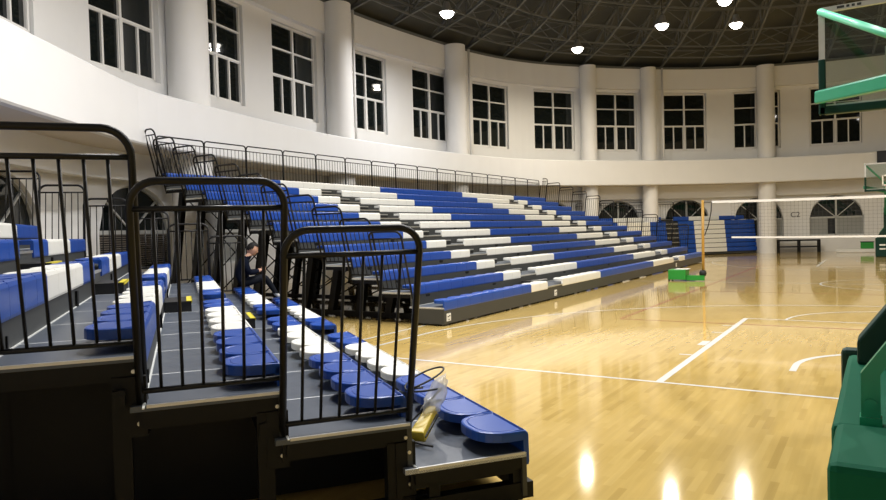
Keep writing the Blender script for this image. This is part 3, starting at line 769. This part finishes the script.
# C2 painted on the wall
cu = bpy.data.curves.new('painted_sign', 'FONT'); cu.body = 'C2'; cu.size = .42; cu.extrude = .006; cu.align_x = 'CENTER'
to = bpy.data.objects.new('tmp_text', cu); C.objects.link(to); bpy.context.view_layer.update()
me = bpy.data.meshes.new_from_object(to.evaluated_get(bpy.context.evaluated_depsgraph_get())); bpy.data.objects.remove(to); me.materials.clear(); me.materials.append(M['ink'])
x, y, rz = wind(97.6, LW-.012)
o = put('painted_sign', me); o.matrix_world = Matrix.Translation((x, y, 2.0)) @ Matrix.Rotation(rz, 4, 'Z') @ Matrix.Rotation(PI/2, 4, 'X')
tag(o, 'small dark characters C2 painted on the white wall above the bench', 'sign')
for q, lab in (((-13.0, -12.6), 'standing by the far end of the near bleacher, left one'), ((-12.3, -11.9), 'standing by the leaning legs of the long bleacher, right one')):
    t = thing('canister', 'red canister with dark cap, ' + lab, 'canister', (*q, 0), 0, 'red canisters')
    o = MB(); o.lathe([(0, 0), (.11, 0), (.11, .40), (.08, .47), (.03, .50), (0, .50)], n=16); obj('tank', o, M['red'], t)
    o = MB(); o.tube([(0, 0, .49), (0, 0, .56), (.07, 0, .58)], .02, 8); obj('cap', o, M['rubber'], t)
def nb(s, n, z):
    u = Vector((math.cos(NR), math.sin(NR))); k = Vector((math.cos(A), math.sin(A)))
    return Vector((NO[0]+s*u.x+n*k.x, NO[1]+s*u.y+n*k.y, z))
# yellow tool in a clear bag with its cord
d0 = nb(.44, -.565, .350); d1 = nb(.78, -.27, .345); ang = math.atan2((d1-d0).y, (d1-d0).x)
t = thing('power_tool', 'yellow tool wrapped in clear plastic on the lowest deck beside the blue seats', 'tool', tuple(d0), ang); t.rotation_euler = (0, -.33, ang)
o = MB(); o.hexa([(0,-.055,.0),(.30,-.045,0),(.30,.045,0),(0,.055,0),(0,-.05,.075),(.30,-.035,.085),(.30,.035,.085),(0,.05,.075)]); bevel(obj('casing', o, M['yellowtool'], t), .012)
o = MB(); o.box(.01, .27, -.060, .060, .030, .042); obj('black_stripe', o, M['rubber'], t)
bm = bmesh.new(); bmesh.ops.create_icosphere(bm, subdivisions=3, radius=1)
for v in bm.verts:
    nrm = .82+.22*math.sin(9*v.co.x+4*v.co.y)*math.cos(7*v.co.z+5*v.co.x)
    v.co = Vector((.36+.20*v.co.x*nrm, .0+.075*v.co.y*nrm-.03*max(0, v.co.x), .085+.08*v.co.z*nrm+.09*max(0, v.co.x)))
me = bpy.data.meshes.new('plastic_bag'); bm.to_mesh(me); bm.free(); me.materials.append(M['wrap'])
for p in me.polygons: p.use_smooth = True
put('plastic_bag', me, t)
c = MB(); P = []
for i in range(40):
    a = i/39; P.append(Vector((.40+.17*math.cos(2*PI*a*1.6+1.2), .06+.10*math.sin(2*PI*a*1.6+.6), .12+.15*math.sin(PI*a)+.04*math.sin(9*a))))
P += [Vector((.10, .10, .05)), Vector((.0, .09, .012)), Vector((-.06, -.06, .03)), Vector((-.08, -.14, .037))]
c.tube(P, .007, 6); obj('power_cord', c, M['rubber'], t)

# ------------------------------------------------------------------ seated person
def skin_body(name, verts, edges, sub=2):
    me = bpy.data.meshes.new(name); me.from_pydata([v[0] for v in verts], edges, [])
    o = bpy.data.objects.new('tmp_'+name, me); C.objects.link(o)
    o.modifiers.new('skin', 'SKIN'); o.modifiers['skin'].use_smooth_shade = True
    if not me.skin_vertices: raise RuntimeError('no skin layer')
    for i, sv in enumerate(me.skin_vertices[0].data): sv.radius = verts[i][1] if isinstance(verts[i][1], tuple) else (verts[i][1],)*2; sv.use_root = i == 0
    s = o.modifiers.new('sub', 'SUBSURF'); s.levels = sub; s.render_levels = sub
    bpy.context.view_layer.update()
    r = bpy.data.meshes.new_from_object(o.evaluated_get(bpy.context.evaluated_depsgraph_get())); bpy.data.objects.remove(o); return r
pp = nb(10.25, -.90, 0)
per = thing('person', 'person in dark navy jacket sitting bent forward over a phone', 'person', (pp.x, pp.y, 0), A)
V = [((0,0,.845), (.175,.15)), ((-.01,0,1.0), (.175,.145)), ((.05,0,1.17), (.185,.145)), ((.12,0,1.28), (.09,.08)), ((.175,0,1.355), .058), ((.215,0,1.42), .06)]
Ed = [(0,1),(1,2),(2,3),(3,4),(4,5)]
def add(par, chain):
    p = par
    for co, r in chain: V.append((co, r)); Ed.append((p, len(V)-1)); p = len(V)-1
for s in (-1, 1):
    add(0, [((.06, s*.10, .83), .098), ((.26, s*.11, .87), .082), ((.46, s*.09, .93), .064), ((.58, s*.07, .74), .058), ((.68, s*.06, .56), .042), ((.71, s*.06, .53), .04), ((.82, s*.07, .51), .036)])
    add(2, [((.07, s*.18, 1.24), .085), ((.10, s*.225, 1.14), .070), ((.15, s*.24, 1.02), .064), ((.27, s*.16, 1.03), .050), ((.37, s*.075, 1.06), .031), ((.415, s*.055, 1.075), (.030, .018))])
me = skin_body('body', V, Ed)
bm = bmesh.new(); bm.from_mesh(me)
for f in bm.faces:
    c = f.calc_center_median()
    f.material_index = 2 if (c.z < .585 and c.x > .60) else 1 if (c.z < .88 and c.x > -.3) or (c.x > .2 and c.z < .985) else 0
    if c.x > .345 and c.z > 1.0: f.material_index = 3
    if c.z > 1.345 and c.x > .1: f.material_index = 3
# head with face, ears
hd = bmesh.new(); bmesh.ops.create_uvsphere(hd, u_segments=24, v_segments=18, radius=1)
for v in hd.verts:
    x, y, z = v.co; w = .074*(1-.16*max(0, -z)); fx = .098 if x < 0 else .092
    X, Y, Z = x*fx, y*w, z*.118
    if x > .55 and abs(y) < .22 and -.25 < z < .12: X += .020*(1-abs(y)/.22)*(1-abs(z+.12)/.4)
    if x > .5 and abs(abs(y)-.42) < .16 and .0 < z < .25: X -= .008
    if x > .6 and abs(y) < .3 and -.52 < z < -.38: X += .005
    if x > .5 and z < -.6: X += .010
    v.co = (X, Y, Z)
for s in (-1, 1):
    r = bmesh.ops.create_icosphere(hd, subdivisions=2, radius=1)
    for v in r['verts']: v.co = Vector((v.co.x*.018-.005, v.co.y*.009+s*.075, v.co.z*.030-.005))
HM = Matrix.Translation((.25, 0, 1.475)) @ Matrix.Rotation(.45, 4, 'Y') @ Matrix.Scale(1.1, 4)
tmp = bpy.data.meshes.new('tmp'); hd.transform(HM); hd.to_mesh(tmp); hd.free(); nf = len(bm.faces); bm.from_mesh(tmp); bm.faces.ensure_lookup_table()
for f in bm.faces[nf:]: f.material_index = 3
for s in (-1, 1):                                          # five fingers a hand, curled round the phone
    q = MB(); b0 = Vector((.43, s*.052, 1.08))
    for j, ln in enumerate((.062, .070, .066, .052)):
        z = .030-.019*j; q.tube([b0+Vector((-.01, 0, z)), b0+Vector((.02, -s*.006, z+.004)), b0+Vector((.02+ln*.45, -s*.018, z+.008)), b0+Vector((.015+ln*.55, -s*.042, z+.006))], .0085, 8, radii=[.010, .0095, .0085, .007])
    q.tube([b0+Vector((-.02, -s*.012, .02)), b0+Vector((.0, -s*.03, .045)), b0+Vector((.02, -s*.04, .055))], .009, 8, radii=[.011, .010, .008])
    tmp2 = q.mesh('tmp2', M['skin']); nf = len(bm.faces); bm.from_mesh(tmp2); bm.faces.ensure_lookup_table()
    for f in bm.faces[nf:]: f.material_index = 3
me.materials.clear()
for k in ('navy', 'jeans', 'shoe', 'skin'): me.materials.append(M[k])
bm.to_mesh(me); bm.free()
for p in me.polygons: p.use_smooth = True
put('body', me, per)
hb = bmesh.new(); bmesh.ops.create_uvsphere(hb, u_segments=24, v_segments=16, radius=1)
bmesh.ops.delete(hb, geom=[v for v in hb.verts if v.co.z < -.45 or (v.co.x > .12 and v.co.z < .42) or (v.co.x > -.25 and v.co.z < -.1)], context='VERTS')
for v in hb.verts:
    j = 1+.03*math.sin(23*v.co.x+17*v.co.y+11*v.co.z); v.co = Vector((v.co.x*.108*j-.004, v.co.y*.084*j, v.co.z*.128*j+.002))
hb.transform(HM); hm = bpy.data.meshes.new('hair'); hb.to_mesh(hm); hb.free(); hm.materials.append(M['hair'])
for p in hm.polygons: p.use_smooth = True
put('hair', hm, per)
cl = MB(); cl.tube([(.115+.075*math.cos(a*2*PI/16)*.8, .085*math.sin(a*2*PI/16), 1.315+.03*math.cos(a*2*PI/16)*-1) for a in range(17)], .022, 8, caps=False); obj('jacket_collar', cl, M['navy'], per)
o = MB(); o.box(-.004, .004, -.036, .036, -.075, .075)
ph = obj('phone', o, M['phone']); ph.matrix_world = Matrix.Translation((pp.x, pp.y, 0)) @ Matrix.Rotation(A, 4, 'Z') @ Matrix.Translation((.452, 0, 1.10)) @ Matrix.Rotation(-.5, 4, 'Y'); bevel(ph, .003)
tag(ph, 'black phone held in both hands by the seated person', 'phone')

# ------------------------------------------------------------------ world and colour
w = bpy.data.worlds.new('night'); bpy.context.scene.world = w; w.use_nodes = True
w.node_tree.nodes['Background'].inputs[0].default_value = (.004, .005, .008, 1); w.node_tree.nodes['Background'].inputs[1].default_value = 1.
sc = bpy.context.scene
sc.view_settings.view_transform = 'Standard'; sc.view_settings.look = 'None'; sc.view_settings.gamma = 1; sc.view_settings.use_curve_mapping = False
sc.view_settings.exposure = -0.5
sc.cycles.max_bounces = 8; sc.cycles.diffuse_bounces = 4; sc.cycles.glossy_bounces = 4; sc.cycles.transparent_max_bounces = 16
sc.cycles.use_denoising = True; sc.cycles.sample_clamp_indirect = 8
